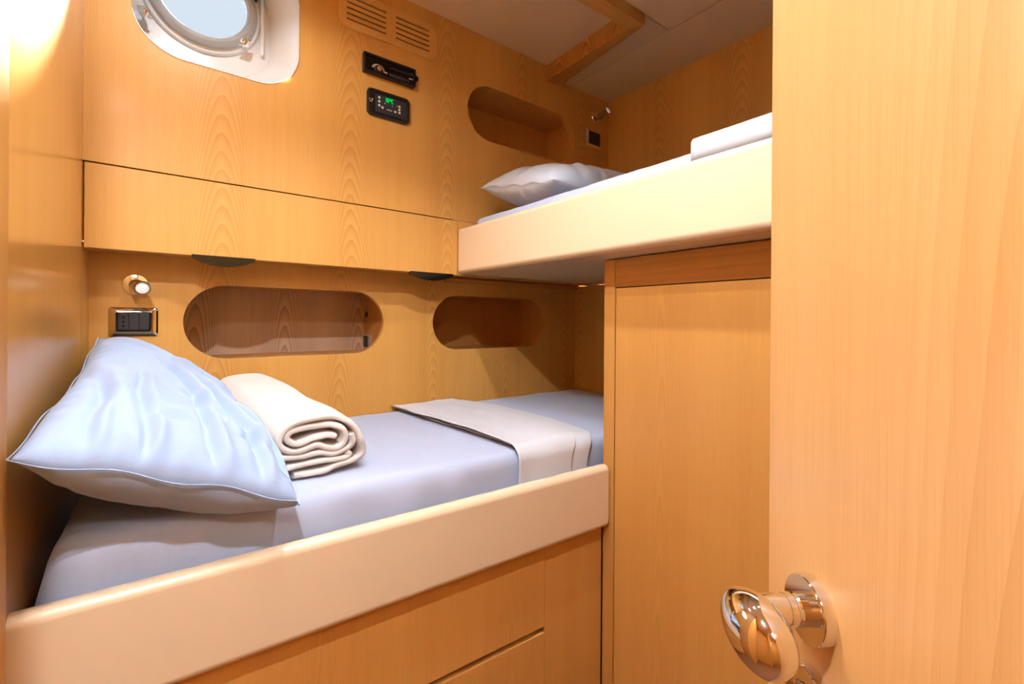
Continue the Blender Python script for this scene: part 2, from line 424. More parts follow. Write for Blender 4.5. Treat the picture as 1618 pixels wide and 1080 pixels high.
# ------------------------------------------------------------------ overhead flap with two black finger pulls
fl = empty('locker_flap', (0.36, D, ZS), 'long wooden locker flap under the portlight with two black finger pulls', 'cabinet door')
finish('panel', box((uleft(D) + 0.002, D, ZS), (0.866, D + 0.022, 0.3625), 0.0015, 1), 'wood', fl)
finish('light_leak_board', box((-0.22, D + 0.032, ZS + 0.02), (0.866, D + 0.042, 0.41)), 'gap', fl)  # unseen board added to stop sky light leaking past the flap edge
for (a, b) in ((0.064, 0.210), (0.678, 0.848)):
    n = 14; lo = []; hi = []
    for i in range(n + 1):
        t = i / n; lo.append((a + (b - a) * t, -0.020 * (1 - (2 * t - 1) ** 2) - 0.004))
    outline = [(a, 0.004)] + lo + [(b, 0.004)]
    bm = plate(outline, [], 0.012, X, Z, Y, (0, D - 0.001, ZS - 0.0005))
    finish('finger_pull', bm, 'black_gloss', fl)
    n = 14; lo = [(a + 0.035 + (b - a - 0.07) * i / n, 0.026 * (1 - (2 * i / n - 1) ** 2)) for i in range(n + 1)]
    finish('pull_lip', plate(lo, [], 0.004, X, Y, Z, (0, D + 0.010, ZS - 0.018)), 'black', fl.children[-1] if False else [c for c in fl.children if c.name.startswith('finger_pull')][-1])

# ------------------------------------------------------------------ vent grille
vg = empty('vent_grille', (0.60, D, 0.914), 'slotted wooden air vent grille screwed high on the lining', 'vent')
o_ = rrect(0.430, 0.913, 0.769, 1.034, 0.034, 8)
winL = [(0.456, 0.936), (0.584, 0.936), (0.584, 1.012), (0.456, 1.012)]
winR = [(0.617, 0.936), (0.742, 0.936), (0.742, 1.012), (0.617, 1.012)]
finish('frame', plate(o_, [winL, winR], 0.008, X, Z, Y, (0, D - 0.008, 0)), 'wood_vent', vg)
finish('slot_shade', box((0.45, D - 0.0015, 0.93), (0.748, D - 0.0005, 1.018)), 'gap', vg)  # near-black sheet stands in for the shade inside the slots
for (a, b) in ((0.456, 0.584), (0.617, 0.742)):
    for k in range(4):
        z = 0.936 + 0.0062 + k * 0.0174
        finish('slat', box((a, D - 0.0075, z), (b, D - 0.002, z + 0.0112)), 'wood_vent', vg, swap=True)

# ------------------------------------------------------------------ car-style radio
rd = empty('radio', (0.597, D, 0.79), 'black stereo unit with a silver dial in the lining above the climate panel', 'radio')
finish('housing', plate(rrect(0.507, 0.791, 0.687, 0.852, 0.003, 3), [rrect(0.514, 0.797, 0.681, 0.846, 0.002, 3)], 0.016, X, Z, Y, (0, D - 0.016, 0)), 'black', rd)
finish('face', box((0.513, D - 0.010, 0.796), (0.682, D - 0.001, 0.847), 0.002), 'black_gloss', rd, smooth=40)
finish('dial', lathe([(0.013, 0), (0.013, 0.010), (0.011, 0.013), (0, 0.013)], (0.556, D - 0.010, 0.808), (0, -1, 0), 24), 'black', rd, smooth=40)
finish('dial_cap', lathe([(0.0075, 0), (0.0075, 0.003), (0.006, 0.004), (0, 0.004)], (0.556, D - 0.023, 0.808), (0, -1, 0), 20), 'copper', rd, smooth=40)
arc = []
for i in range(13):
    a = math.radians(15 + 150 * i / 12); arc.append((0.556 + 0.022 * math.cos(a), 0.808 + 0.019 * math.sin(a)))
for i in range(13):
    a = math.radians(165 - 150 * i / 12); arc.append((0.556 + 0.0155 * math.cos(a), 0.808 + 0.0135 * math.sin(a)))
finish('dial_arc', plate(arc, [], 0.002, X, Z, Y, (0, D - 0.012, 0)), 'silver', rd)
finish('button', box((0.574, D - 0.012, 0.806), (0.588, D - 0.009, 0.811), 0.001), 'silver', rd)
finish('disc_slot', box((0.596, D - 0.0115, 0.828), (0.672, D - 0.009, 0.831)), 'dark_grey', rd)
finish('display', box((0.594, D - 0.0112, 0.803), (0.664, D - 0.009, 0.812)), 'dark_grey', rd)
finish('maker_mark', box((0.664, D - 0.012, 0.815), (0.678, D - 0.0095, 0.818)), 'silver', rd)
finish('side_knob', lathe([(0.010, 0), (0.010, 0.010), (0.008, 0.012), (0, 0.012)], (0.690, D, 0.826), (0, -1, 0), 20), 'black', rd, smooth=40)

# ------------------------------------------------------------------ climate control panel
cp = empty('climate_panel', (0.596, D, 0.66), 'black climate control panel with green digital readout and small buttons', 'control panel')
cz0, cz1, cx0, cx1 = 0.660, 0.748, 0.522, 0.670
finish('bezel', loft([[Vector((x, D, z)) for x, z in rrect(cx0, cz0, cx1, cz1, 0.016, 8)],
                      [Vector((x, D - 0.006, z)) for x, z in rrect(cx0, cz0, cx1, cz1, 0.016, 8)],
                      [Vector((x, D - 0.011, z)) for x, z in rrect(cx0 + 0.004, cz0 + 0.004, cx1 - 0.004, cz1 - 0.004, 0.013, 8)],
                      [Vector((x, D - 0.011, z)) for x, z in rrect(cx0 + 0.022, cz0 + 0.012, cx1 - 0.012, cz1 - 0.012, 0.003, 8)],
                      [Vector((x, D - 0.006, z)) for x, z in rrect(cx0 + 0.024, cz0 + 0.014, cx1 - 0.014, cz1 - 0.014, 0.003, 8)]]), 'black', cp, smooth=35)
finish('screen', box((cx0 + 0.025, D - 0.007, cz0 + 0.015), (cx1 - 0.015, D - 0.005, cz1 - 0.015)), 'dark_grey', cp)
ro = finish('readout', box((0.580, D - 0.0078, 0.712), (0.612, D - 0.0065, 0.731)), 'green_dark', cp)
def seg_digit(ch, x, z, w, h, t, y):
    segs = {'a': (x, z + h - t, x + w, z + h), 'g': (x, z + h / 2 - t / 2, x + w, z + h / 2 + t / 2), 'd': (x, z, x + w, z + t),
            'f': (x, z + h / 2, x + t, z + h), 'e': (x, z, x + t, z + h / 2), 'b': (x + w - t, z + h / 2, x + w, z + h), 'c': (x + w - t, z, x + w, z + h / 2)}
    on = {'1': 'bc', '8': 'abcdefg', 'C': 'adef', 'o': 'abgf'}[ch]
    bm = bmesh.new()
    for s in on:
        a, b, c, d = segs[s]; box((a, y - 0.0004, b), (c, y, d), bm=bm)
    return bm
for ch, x in (('1', 0.5795), ('8', 0.5880), ('o', 0.5965), ('C', 0.6040)):
    finish('digit', seg_digit(ch, x, 0.7145, 0.0062, 0.0135, 0.0014, D - 0.0079), 'green', cp)
for (x, z) in ((0.562, 0.7225), (0.562, 0.710), (0.562, 0.697), (0.573, 0.693), (0.617, 0.691), (0.632, 0.712), (0.632, 0.702), (0.632, 0.692)):
    finish('button', lathe([(0.0040, 0), (0.0040, 0.0012), (0.003, 0.0018), (0, 0.0018)], (x, D - 0.0068, z), (0, -1, 0), 14), 'print', cp, smooth=40)
finish('status_bar', box((0.588, D - 0.0076, 0.6895), (0.606, D - 0.0066, 0.692)), 'print', cp)
for (x, z) in ((0.5285, 0.7085), (0.5305, 0.7015), (0.5815, 0.7085), (0.6070, 0.7065), (0.6235, 0.7120)):
    finish('indicator_dot', lathe([(0.0016, 0), (0.0016, 0.001), (0, 0.0012)], (x, D - (0.0110 if x < 0.55 else 0.0068), z), (0, -1, 0), 10), 'print', cp)
finish('emblem', plate([(0.5345, 0.700), (0.5365, 0.700), (0.5375, 0.706), (0.5400, 0.709), (0.5390, 0.711), (0.5350, 0.710)], [], 0.0008, X, Z, Y, (0, D - 0.0115, 0)), 'print', cp)

# ------------------------------------------------------------------ reading lamps and switch plates
def reading_lamp(base, n, head_c, head_dir, label):
    r = empty('reading_lamp', base, label, 'lamp', 'chrome reading lamps')
    base = Vector(base); n = Vector(n)
    finish('base', lathe([(0.029, 0), (0.029, 0.003), (0.026, 0.007), (0.015, 0.009), (0, 0.009)], base, n, 36), 'chrome', r, smooth=40)
    hd = Vector(head_dir).normalized(); hc = Vector(head_c)
    mid = base + n * 0.022
    finish('neck', lathe([(0.007, 0.0), (0.007, 0.018), (0.010, 0.022), (0.010, 0.030), (0.006, 0.034), (0, 0.035)], base + n * 0.006, n, 20), 'chrome', r, smooth=40)
    finish('head', lathe([(0.0, -0.030), (0.010, -0.030), (0.014, -0.027), (0.0155, -0.020), (0.0165, 0.020), (0.0178, 0.024), (0.0178, 0.029), (0.0148, 0.029), (0.0140, 0.024), (0.0, 0.024)], hc, hd, 32), 'steel', r, smooth=40)
    finish('lens', lathe([(0.0, 0.0255), (0.0, 0.0275), (0.009, 0.0268), (0.0138, 0.0255), (0.0138, 0.0248), (0, 0.0248)], hc, hd, 28), 'lens', r, smooth=60)
    return r
reading_lamp((-0.052, D2, 0.086), (0, -1, 0), (-0.044, D2 - 0.048, 0.079), (0.30, -1.0, -0.20), 'chrome swivel reading lamp above the wide chrome switch plate')
reading_lamp((1.609, D, 0.951), (0, -1, 0), (1.612, D - 0.045, 0.951), (0.05, -1.0, 0.28), 'small chrome reading lamp up in the corner over the upper berth')

def switch_plate(x0, x1, z0, z1, y, label, modules, mat='chrome'):
    r = empty('switch_plate', ((x0 + x1) / 2, y, z0), label, 'switch', 'switch plates')
    mx, mz = 0.017, 0.014
    finish('cover', loft([[Vector((x, y, z)) for x, z in rrect(x0, z0, x1, z1, 0.006, 6)],
                          [Vector((x, y - 0.003, z)) for x, z in rrect(x0, z0, x1, z1, 0.006, 6)],
                          [Vector((x, y - 0.007, z)) for x, z in rrect(x0 + 0.006, z0 + 0.005, x1 - 0.006, z1 - 0.005, 0.006, 6)],
                          [Vector((x, y - 0.009, z)) for x, z in rrect(x0 + mx - 0.003, z0 + mz - 0.002, x1 - mx + 0.003, z1 - mz + 0.002, 0.004, 6)],
                          [Vector((x, y - 0.006, z)) for x, z in rrect(x0 + mx, z0 + mz, x1 - mx, z1 - mz, 0.002, 6)]]), mat, r, smooth=30)
    finish('insert', box((x0 + mx, y - 0.009, z0 + mz), (x1 - mx, y - 0.005, z1 - mz), 0.001), 'black', r)
    n = len(modules); w = (x1 - x0 - 2 * mx - 0.004) / n
    for i, k in enumerate(modules):
        a = x0 + mx + 0.002 + i * w
        md = finish('rocker' if k == 's' else 'socket', box((a + 0.0006, y - 0.0115, z0 + mz + 0.003), (a + w - 0.0006, y - 0.006, z1 - mz - 0.003), 0.001), 'dark_grey', r, smooth=40)
        if k == 'o':
            for j in (-1, 0, 1):
                finish('socket_hole', lathe([(0.0030, 0), (0.0030, 0.0008), (0, 0.0008)], (a + w / 2, y - 0.0113, (z0 + z1) / 2 + j * 0.011), (0, -1, 0), 12), 'gap', md)
    return r
switch_plate(-0.105, -0.0045, -0.0497, 0.0255, D2, 'wide chrome plate with a black socket and two rocker switches', 'oss')
switch_plate(1.541, 1.647, 0.803, 0.886, D, 'small switch plate with black insert below the corner reading lamp', 's', 'chrome')
# switch and cable hole on the side of the left lower niche (side wall at u = 0.655)
ns = empty('niche_switch', (0.655, 1.80, -0.115), 'pale framed black switch inside the pale-backed niche', 'switch')
us = 0.655
finish('cover', plate(rrect(1.748, -0.118, 1.818, -0.062, 0.006, 5), [], 0.005, Y, Z, (-1, 0, 0), (us, 0, 0)), 'silver', ns)
finish('rocker', box((us - 0.009, 1.775, -0.112), (us - 0.004, 1.812, -0.068), 0.001), 'black', ns, smooth=40)
gl_ = finish('cable_grommet', lathe([(0.012, 0), (0.012, 0.002), (0.009, 0.003), (0.007, 0.0005), (0, 0.0005)], (us, 1.800, 0.018), (-1, 0, 0), 20), 'black', None, loc=(us, 1.80, 0.006 + H))
tag(gl_, 'small round dark cable grommet inside the pale-backed niche', 'grommet')

# ------------------------------------------------------------------ lower berth: base with drawers and padded rail
NB = Vector((0.0434, 1, 0)).normalized(); TB = Vector((1, -0.0434, 0)).normalized()
def bp(u, c, z):       # point on the berth front, c = offset along the normal family
    return Vector((u, c - 0.0434 * u, z))
lb = empty('lower_berth', (0.4, 0.86, -H), 'lower wooden berth base with drawers and cream padded front rail', 'bunk bed')
def skew_box(u0, u1, c0, c1, z0, z1, bev=0.0):
    bm = box((u0, c0, z0), (u1, c1, z1), bev)
    for v in bm.verts: v.co.y -= 0.0434 * v.co.x
    return bm
ul = -0.1560
finish('rail', loft([[bp(u, 0.853 + x, z) for x, z in prof] for u, prof in [
    (ul - 0.001, None), (ul + 0.010, None), (0.962, None), (0.968, [(0.004 + 0.026 * (p[0]), -0.556 + p[1] * 0.152) for p in rrect(0, 0, 1, 1, 0.25, 8)])]
    for prof in [prof or [(x, z) for x, z in [(q[0], q[1]) for q in rrect(0.0, -0.560, 0.034, -0.392, 0.016, 8)]]]]), 'leather', lb, smooth=50)
finish('front_frame', skew_box(ul, 0.968, 0.902, 0.92, -H, -0.56), 'wood_solid', lb)
finish('platform', skew_box(ul, 0.965, 0.90, 0.92, -0.56, -0.501), 'board', lb)
finish('mattress_board', plate([(ul, 0.92), (0.97, 0.875), (1.59, 0.83), (1.59, D2 - 0.002), (-0.13, D2 - 0.002)], [], 0.015, X, Y, Z, (0, 0, -0.50)), 'board', lb)
finish('drawer_front', skew_box(ul + 0.02, 0.764, 0.879, 0.902, -0.766, -0.545, 0.0015), 'wood_locker', lb)
finish('drawer_front', skew_box(ul + 0.02, 0.764, 0.879, 0.902, -0.995, -0.780, 0.0015), 'wood_locker', lb)
finish('finger_groove', skew_box(ul + 0.02, 0.764, 0.896, 0.9015, -0.780, -0.766), 'gap', lb)
finish('stile', skew_box(0.766, 0.968, 0.882, 0.902, -H, -0.545, 0.001), 'wood_locker', lb)

# ------------------------------------------------------------------ soft things
def fbm(p, s, o=3):
    v = 0.0; a = 1.0
    for i in range(o):
        v += a * noise.noise(Vector(p) * s); s *= 2.1; a *= 0.5
    return v
def soft_slab(name, lo, hi, r, mat, seg=0.016, amp=0.003, scale=9.0, shear=0.0, puff=0.0, extra=None, **kw):
    """padded slab with rounded edges and lightly rumpled cover"""
    bm = bmesh.new()
    lo = Vector(lo); hi = Vector(hi); dim = hi - lo
    nx, ny, nz = [max(3, int(d / seg)) for d in dim]
    vid = {}
    def vert(i, j, k):
        key = (i, j, k)
        if key in vid: return vid[key]
        p = Vector((lo.x + dim.x * i / nx, lo.y + dim.y * j / ny, lo.z + dim.z * k / nz))
        q = Vector([min(max(p[a], lo[a] + r), hi[a] - r) for a in range(3)])
        d = p - q
        if d.length > 1e-9: p = q + d.normalized() * r
        nrm = d.normalized() if d.length > 1e-9 else Vector((0, 0, 1))
        p = p + nrm * (amp * fbm(p, scale))
        if puff: p.z += puff * math.sin(math.pi * i / nx) * math.sin(math.pi * j / ny) * (k / nz)
        if extra: p = extra(p, nrm)
        p.y -= shear * p.x
        v = bm.verts.new(p); vid[key] = v
        return v
    for i in range(nx):
        for j in range(ny):
            bm.faces.new([vert(*q) for q in ((i, j, 0), (i, j + 1, 0), (i + 1, j + 1, 0), (i + 1, j, 0))])
            bm.faces.new([vert(*q) for q in ((i, j, nz), (i + 1, j, nz), (i + 1, j + 1, nz), (i, j + 1, nz))])
    for i in range(nx):
        for k in range(nz):
            bm.faces.new([vert(*q) for q in ((i, 0, k), (i + 1, 0, k), (i + 1, 0, k + 1), (i, 0, k + 1))])
            bm.faces.new([vert(*q) for q in ((i, ny, k), (i, ny, k + 1), (i + 1, ny, k + 1), (i + 1, ny, k))])
    for j in range(ny):
        for k in range(nz):
            bm.faces.new([vert(*q) for q in ((0, j, k), (0, j, k + 1), (0, j + 1, k + 1), (0, j + 1, k))])
            bm.faces.new([vert(*q) for q in ((nx, j, k), (nx, j + 1, k), (nx, j + 1, k + 1), (nx, j, k + 1))])
    return finish(name, bm, mat, smooth=180, **kw)

def lower_sheet(p, n):
    # vertical drape folds on the front side, gathered corner by the left lining
    if n.y < -0.3:
        p.y -= 0.0075 * (0.5 + 0.5 * math.sin(p.x * 62.0 + 3.0 * math.sin(p.x * 9.0) + 8.0 * p.z)) * max(0.0, min(1.0, (-0.335 - p.z) / 0.04)) * max(0.0, min(1.0, abs(p.x - 0.82) / 0.03 - 8.0))
        if p.x < -0.05: p.y += 0.012 * ((-0.05 - p.x) / 0.09) ** 2
    p.z = max(min(p.z, -0.3275), -0.482)      # lies flat on its board and under what rests on it
    if p.x < 0.1:
        k = (0.1 - p.x) / 0.25
        p.x += (p.y - 0.9) * SL * k + 0.026 * k * max(0.0, min(1.0, (p.z + 0.44) / 0.11))
    return p
lm = soft_slab('lower_mattress', (-0.148, 0.914, -0.479), (1.585, D2 - 0.004, -0.327), 0.028, 'sheet', amp=0.0028, scale=8.0, extra=lower_sheet, loc=(0.4, 1.2, -0.479 + H))
for v in lm.data.vertices:      # the front edge follows the slightly skewed rail
    w = max(0.0, min(1.0, (1.50 - (v.co.y + 1.2)) / 0.6)); v.co.y -= 0.0434 * (v.co.x + 0.4) * w
tag(lm, 'lower berth mattress in a pale blue fitted sheet', 'mattress')

def puffed(c, nu, nv, top, bot, planes, creases=(), seed=0.0, sag=0.012, ew=2.4, rum=0.004):
    """stuffed pillow: two sewn layers over the quad c (c00, c10, c11, c01), creased, then pressed against the given half-spaces"""
    c = [Vector(p) for p in c]
    nrm = (c[1] - c[0]).cross(c[3] - c[0]).normalized()
    if nrm.z < 0: nrm = -nrm
    ctr = (c[0] + c[1] + c[2] + c[3]) / 4
    P, idx = [], {}
    def crease(s, t):
        h = 0.0
        for (s0, t0, s1, t1, dep, wid) in creases:
            dx, dy = s1 - s0, t1 - t0; L = math.hypot(dx, dy)
            al = ((s - s0) * dx + (t - t0) * dy) / (L * L); pe = ((s - s0) * -dy + (t - t0) * dx) / L
            if -0.3 < al < 1.3:
                e = min(1.0, max(0.0, (al + 0.25) * 4)) * min(1.0, max(0.0, (1.25 - al) * 2.5))
                pe += 0.012 * math.sin(al * 7 + s0 * 20)
                h += dep * e * (-math.exp(-(pe / wid) ** 2) + 0.75 * math.exp(-((pe - 1.5 * wid) / (1.1 * wid)) ** 2))
        return h
    for side in (0, 1):
        for i in range(nu):
            for j in range(nv):
                s, t = i / (nu - 1), j / (nv - 1)
                rim = i in (0, nu - 1) or j in (0, nv - 1)
                if rim and (i, j) in idx: idx[(i, j, side)] = idx[(i, j)]; continue
                b = (c[0] * (1 - s) + c[1] * s) * (1 - t) + (c[3] * (1 - s) + c[2] * s) * t
                # edges drawn in a little between the corners
                k = sag * (math.sin(math.pi * s) * abs(2 * t - 1) ** 6 + math.sin(math.pi * t) * abs(2 * s - 1) ** 6)
                b = b + (ctr - b).normalized() * k if (ctr - b).length > 1e-6 else b
                f = ((1 - abs(2 * s - 1) ** ew) * (1 - abs(2 * t - 1) ** ew)) ** 0.58
                h = (top if side else -bot) * f
                g = min(1.0, f * 2.2)
                pn = Vector((s * 3.1 + seed, t * 4.7, seed + side * 7))
                h += g * (rum * fbm(pn, 1.6, 3) + (crease(s, t) if side else 0.6 * crease(s, 1 - t)))
                # pucker along the seams
                ed = min(s, 1 - s, t, 1 - t)
                h += 0.0030 * math.exp(-(ed / 0.06) ** 2) * g * math.sin((s * 61 if min(t, 1 - t) < min(s, 1 - s) else t * 83) + 4 * math.sin(s * 9 + t * 13 + seed))
                p = b + nrm * h
                if rim: p.z += 0.004 * math.sin(s * 17 + t * 23 + seed)
                for (n_, off) in planes:
                    n_ = Vector(n_); d = p.dot(n_) - off
                    if d < 0: p = p - n_ * d
                idx[(i, j, side)] = len(P)
                if rim: idx[(i, j)] = len(P)
                P.append(p)
    F = []
    for side in (0, 1):
        for i in range(nu - 1):
            for j in range(nv - 1):
                q = [idx[(i, j, side)], idx[(i + 1, j, side)], idx[(i + 1, j + 1, side)], idx[(i, j + 1, side)]]
                F.append(q if side else q[::-1])
    rim_ids = [idx[(i, 0)] for i in range(nu)] + [idx[(nu - 1, j)] for j in range(1, nv)] + [idx[(i, nv - 1)] for i in range(nu - 2, -1, -1)] + [idx[(0, j)] for j in range(nv - 2, 0, -1)]
    return np.array([tuple(p) for p in P]), F, rim_ids

def cushion(name, mat, P, F, label, cat, rim):
    bm = bmesh.new()
    vs_ = [bm.verts.new(p) for p in P]
    for f in F:
        try: bm.faces.new([vs_[i] for i in f])
        except ValueError: pass
    lo = P.min(0); ctr = P.mean(0)
    o = finish(name, bm, mat, smooth=180, loc=(ctr[0], ctr[1], lo[2] + H))
    md = o.modifiers.new('subdivision', 'SUBSURF'); md.levels = 1; md.render_levels = 1
    # sewn seam cord round the rim
    pts = [Vector(P[i]) for i in rim]; n = len(pts); bm = bmesh.new(); rows = []
    for i in range(n):
        t = (pts[(i + 1) % n] - pts[i - 1]).normalized(); a = t.cross(Vector((0.3, 0.2, 1))).normalized(); b = t.cross(a)
        q = pts[i] + (pts[i] - Vector(ctr)).normalized() * 0.001
        rows.append([bm.verts.new(q + (a * math.cos(k * math.pi / 3) + b * math.sin(k * math.pi / 3)) * 0.0011) for k in range(6)])
    for i in range(n):
        for k in range(6): bm.faces.new((rows[i][k], rows[i][(k + 1) % 6], rows[(i + 1) % n][(k + 1) % 6], rows[(i + 1) % n][k]))
    finish('seam', bm, mat, o, smooth=180)
    return tag(o, label, cat)

nl = np.array([1.0, -SL, 0]); nl /= np.linalg.norm(nl)
planes = [((0, 0, 1), -0.325), (tuple(nl), float(nl @ np.array([uleft(0.8) + 0.003, 0.8, 0]))), ((0, -1, 0), -(D2 - 0.003))]
A_, B_, C_, E_ = (-0.122, 1.525, -0.055), (0.122, 1.47, -0.235), (0.208, 0.822, -0.316), (-0.149, 0.826, -0.178)
nt = np.array([-1.0, -0.146, 0]); nt /= np.linalg.norm(nt)
planes.append((tuple(nt), float(nt @ np.array([0.161, 0.985, 0]))))      # the rolled blanket beside it
CR = [(0.42, 0.55, 0.60, 0.03, 0.019, 0.024), (0.58, 0.46, 0.78, 0.04, 0.020, 0.024), (0.27, 0.34, 0.34, 0.02, 0.016, 0.020), (0.77, 0.34, 0.92, 0.04, 0.015, 0.020), (0.14, 0.28, 0.17, 0.02, 0.013, 0.020),
      (0.04, 0.44, 0.20, 0.18, 0.009, 0.03), (0.50, 0.75, 0.86, 0.52, 0.007, 0.045), (0.12, 0.80, 0.45, 0.62, 0.007, 0.05), (0.66, 0.17, 0.86, 0.10, 0.012, 0.018), (0.34, 0.17, 0.54, 0.12, 0.010, 0.018), (0.48, 0.30, 0.66, 0.20, 0.010, 0.018)]
P, F, RIM = puffed([E_, C_, B_, A_], 60, 90, 0.085, 0.105, planes, CR, seed=3.0, ew=3.2)
cushion('pillow', 'pillow', P, F, 'plump pale blue pillow leaning against the left lining on the lower berth', 'pillow', RIM)

# rolled fleece blanket
S_ = [(0.2944, -0.2512), (0.2791, -0.2465), (0.2642, -0.2475), (0.2477, -0.2488), (0.2334, -0.2542), (0.2176, -0.256), (0.2058, -0.2498), (0.2017, -0.2392), (0.2096, -0.2298), (0.2297, -0.2261), (0.2548, -0.2255), (0.2828, -0.2255), (0.3063, -0.2347), (0.3149, -0.2523), (0.3105, -0.2696), (0.2965, -0.2765), (0.2774, -0.2725), (0.2606, -0.2644), (0.246, -0.266), (0.2282, -0.2714), (0.209, -0.2708), (0.1933, -0.2612), (0.1877, -0.2468), (0.196, -0.2287), (0.2139, -0.2154), (0.2421, -0.2097), (0.2714, -0.2083), (0.2961, -0.2119), (0.3206, -0.224), (0.3389, -0.2448), (0.3482, -0.2697), (0.3536, -0.2931), (0.3434, -0.306), (0.3182, -0.3115), (0.2929, -0.3142), (0.2721, -0.3184), (0.2428, -0.3197), (0.2145, -0.3205)]
L1_ = [(0.1821, -0.2808), (0.2074, -0.2827), (0.2336, -0.2837), (0.2607, -0.2799), (0.287, -0.2871), (0.3063, -0.2849), (0.326, -0.2782), (0.3315, -0.265), (0.3278, -0.2503)]
L1_ = [(0.1790, -0.2560), (0.1770, -0.2700)] + L1_
L2_ = [(0.2015, -0.303), (0.2249, -0.301), (0.248, -0.2988), (0.272, -0.2975), (0.2986, -0.2998), (0.3182, -0.3), (0.3257, -0.2947), (0.3181, -0.2885)]
def catmull(pts, n=5):
    out = []
    p = [pts[0]] + list(pts) + [pts[-1]]
    for i in range(1, len(p) - 2):
        for k in range(n):
            t = k / n
            out.append(tuple(0.5 * ((2 * p[i][a]) + (-p[i - 1][a] + p[i + 1][a]) * t + (2 * p[i - 1][a] - 5 * p[i][a] + 4 * p[i + 1][a] - p[i + 2][a]) * t * t + (-p[i - 1][a] + 3 * p[i][a] - 3 * p[i + 1][a] + p[i + 2][a]) * t ** 3) for a in (0, 1)))
    out.append(tuple(pts[-1])); return out
def ribbon(bm, pts, th, secs):
    c = catmull(pts); n = len(c)
    nr = []
    for i in range(n):
        a = c[max(0, i - 1)]; b = c[min(n - 1, i + 1)]; d = Vector((b[0] - a[0], b[1] - a[1])).normalized(); nr.append((-d.y, d.x))
    rows = []
    for (v, k, fn) in secs:
        L = [bm.verts.new(fn(c[i][0] + nr[i][0] * th * k / 2, c[i][1] + nr[i][1] * th * k / 2, v)) for i in range(n)]
        R = [bm.verts.new(fn(c[i][0] - nr[i][0] * th * k / 2, c[i][1] - nr[i][1] * th * k / 2, v)) for i in range(n)]
        rows.append((L, R))
    for (L0, R0), (L1, R1) in zip(rows, rows[1:]):
        for i in range(n - 1):
            bm.faces.new((L0[i], L0[i + 1], L1[i + 1], L1[i])); bm.faces.new((R0[i], R1[i], R1[i + 1], R0[i + 1]))
        bm.faces.new((L0[0], L1[0], R1[0], R0[0])); bm.faces.new((L0[-1], R0[-1], R1[-1], L1[-1]))
    for (L, R) in (rows[0], rows[-1]):
        for i in range(n - 1): bm.faces.new((L[i], R[i], R[i + 1], L[i + 1]))
V0, V1 = 0.985, 1.50
def roll(x, z, v):
    t = (v - V0) / (V1 - V0)
    x2 = 0.27 + (x - 0.27) * (1 + 0.10 * t) - 0.065 * t
    z2 = -0.3235 + (z + 0.326) * (1 + 0.34 * t)
    up = (z + 0.326) / 0.13
    vv = v + 0.012 * fbm((x * 9, z * 9, 0.3), 1.0) * max(0, 1 - t * 5)
    w = 0.006 * fbm((x2 * 6, vv * 4.5, z2 * 6), 1.0, 2) * min(1, t * 6) * max(0, min(1, up * 1.5))
    return Vector((x2 + w * 0.6, vv, z2 + w))
secs = [(V0, 0.30, roll), (V0 + 0.001, 0.66, roll), (V0 + 0.0035, 0.93, roll), (V0 + 0.008, 1.04, roll)] + [(V0 + 0.008 + 0.49 * i / 26, 1.06, roll) for i in range(1, 26)] + [(V1 - 0.012, 1.0, roll), (V1 - 0.004, 0.8, roll), (V1, 0.35, roll)]
bm = bmesh.new()
ribbon(bm, S_, 0.0128, secs); ribbon(bm, L1_, 0.0120, secs); ribbon(bm, L2_, 0.0120, secs)
tw = finish('rolled_blanket', bm, 'towel', smooth=75, loc=(0.25, 1.24, -0.327 + H))
tag(tw, 'thick cream white fleece blanket rolled up beside the big pillow', 'blanket')

# folded top sheet across the lower mattress, two layers
def drape(name, u_of, mat, t0, drop, parent, th, seed, nu=22):
    """sheet over the mattress: runs from the hull lining across the top and down the front side"""
    path = []
    vb, vf, zt = D2 - 0.006, 0.914, -0.327 + t0
    n1 = 40
    for i in range(n1 + 1): path.append((vb + (vf + 0.026 - vb) * i / n1, zt, 0))
    r = 0.026 + t0
    for i in range(1, 9):
        a = math.pi / 2 * i / 8; path.append((vf + 0.026 - r * math.sin(a), zt - r + r * math.cos(a), a))
    for i in range(1, 9): path.append((vf - t0, zt - r - (drop - r) * i / 8, math.pi / 2))
    bm = bmesh.new(); rows = []
    for j, (v, z, a) in enumerate(path):
        s = j / (len(path) - 1); u0, u1 = u_of(s)
        row = []
        for i in range(nu + 1):
            u = u0 + (u1 - u0) * i / nu
            w = 0.0035 * fbm((u * 10, s * 9 + seed, 0.5), 1.0, 3) + 0.003 * math.sin(u * 34 + s * 5 + seed) * s
            lip = 0.003 * math.exp(-((u - u0) / 0.02) ** 2) if t0 > 0.01 else 0.0
            o = (max(0.0, w + 0.003) + lip) * (1.0 - 0.6 * math.sin(a))
            sk = 0.0434 * u * max(0.0, min(1.0, (1.50 - v) / 0.6))
            row.append(bm.verts.new((u, v - o * math.sin(a) - sk, z + o * math.cos(a))))
        rows.append(row)
    for p, q in zip(rows, rows[1:]):
        for i in range(nu): bm.faces.new((p[i], p[i + 1], q[i + 1], q[i]))
    o = finish(name, bm, mat, parent, smooth=180)
    sd = o.modifiers.new('solidify', 'SOLIDIFY'); sd.thickness = th; sd.offset = -1.0 if o.data.polygons[0].normal.z > 0 else 1.0
    ss = o.modifiers.new('subdivision', 'SUBSURF'); ss.levels = 1; ss.render_levels = 1
    return o
fb = empty('folded_sheet', (0.82, 1.2, -0.327), 'off white top sheet folded back in a band across the lower mattress', 'bed sheet')
drape('top_fold', lambda s: (0.652 + 0.045 * min(1, s * 1.6), 0.905 + 0.065 * math.sin(math.pi * min(1, s * 1.15)) - 0.035 * s), 'blanket', 0.0150, 0.115, fb, 0.004, 1.0)
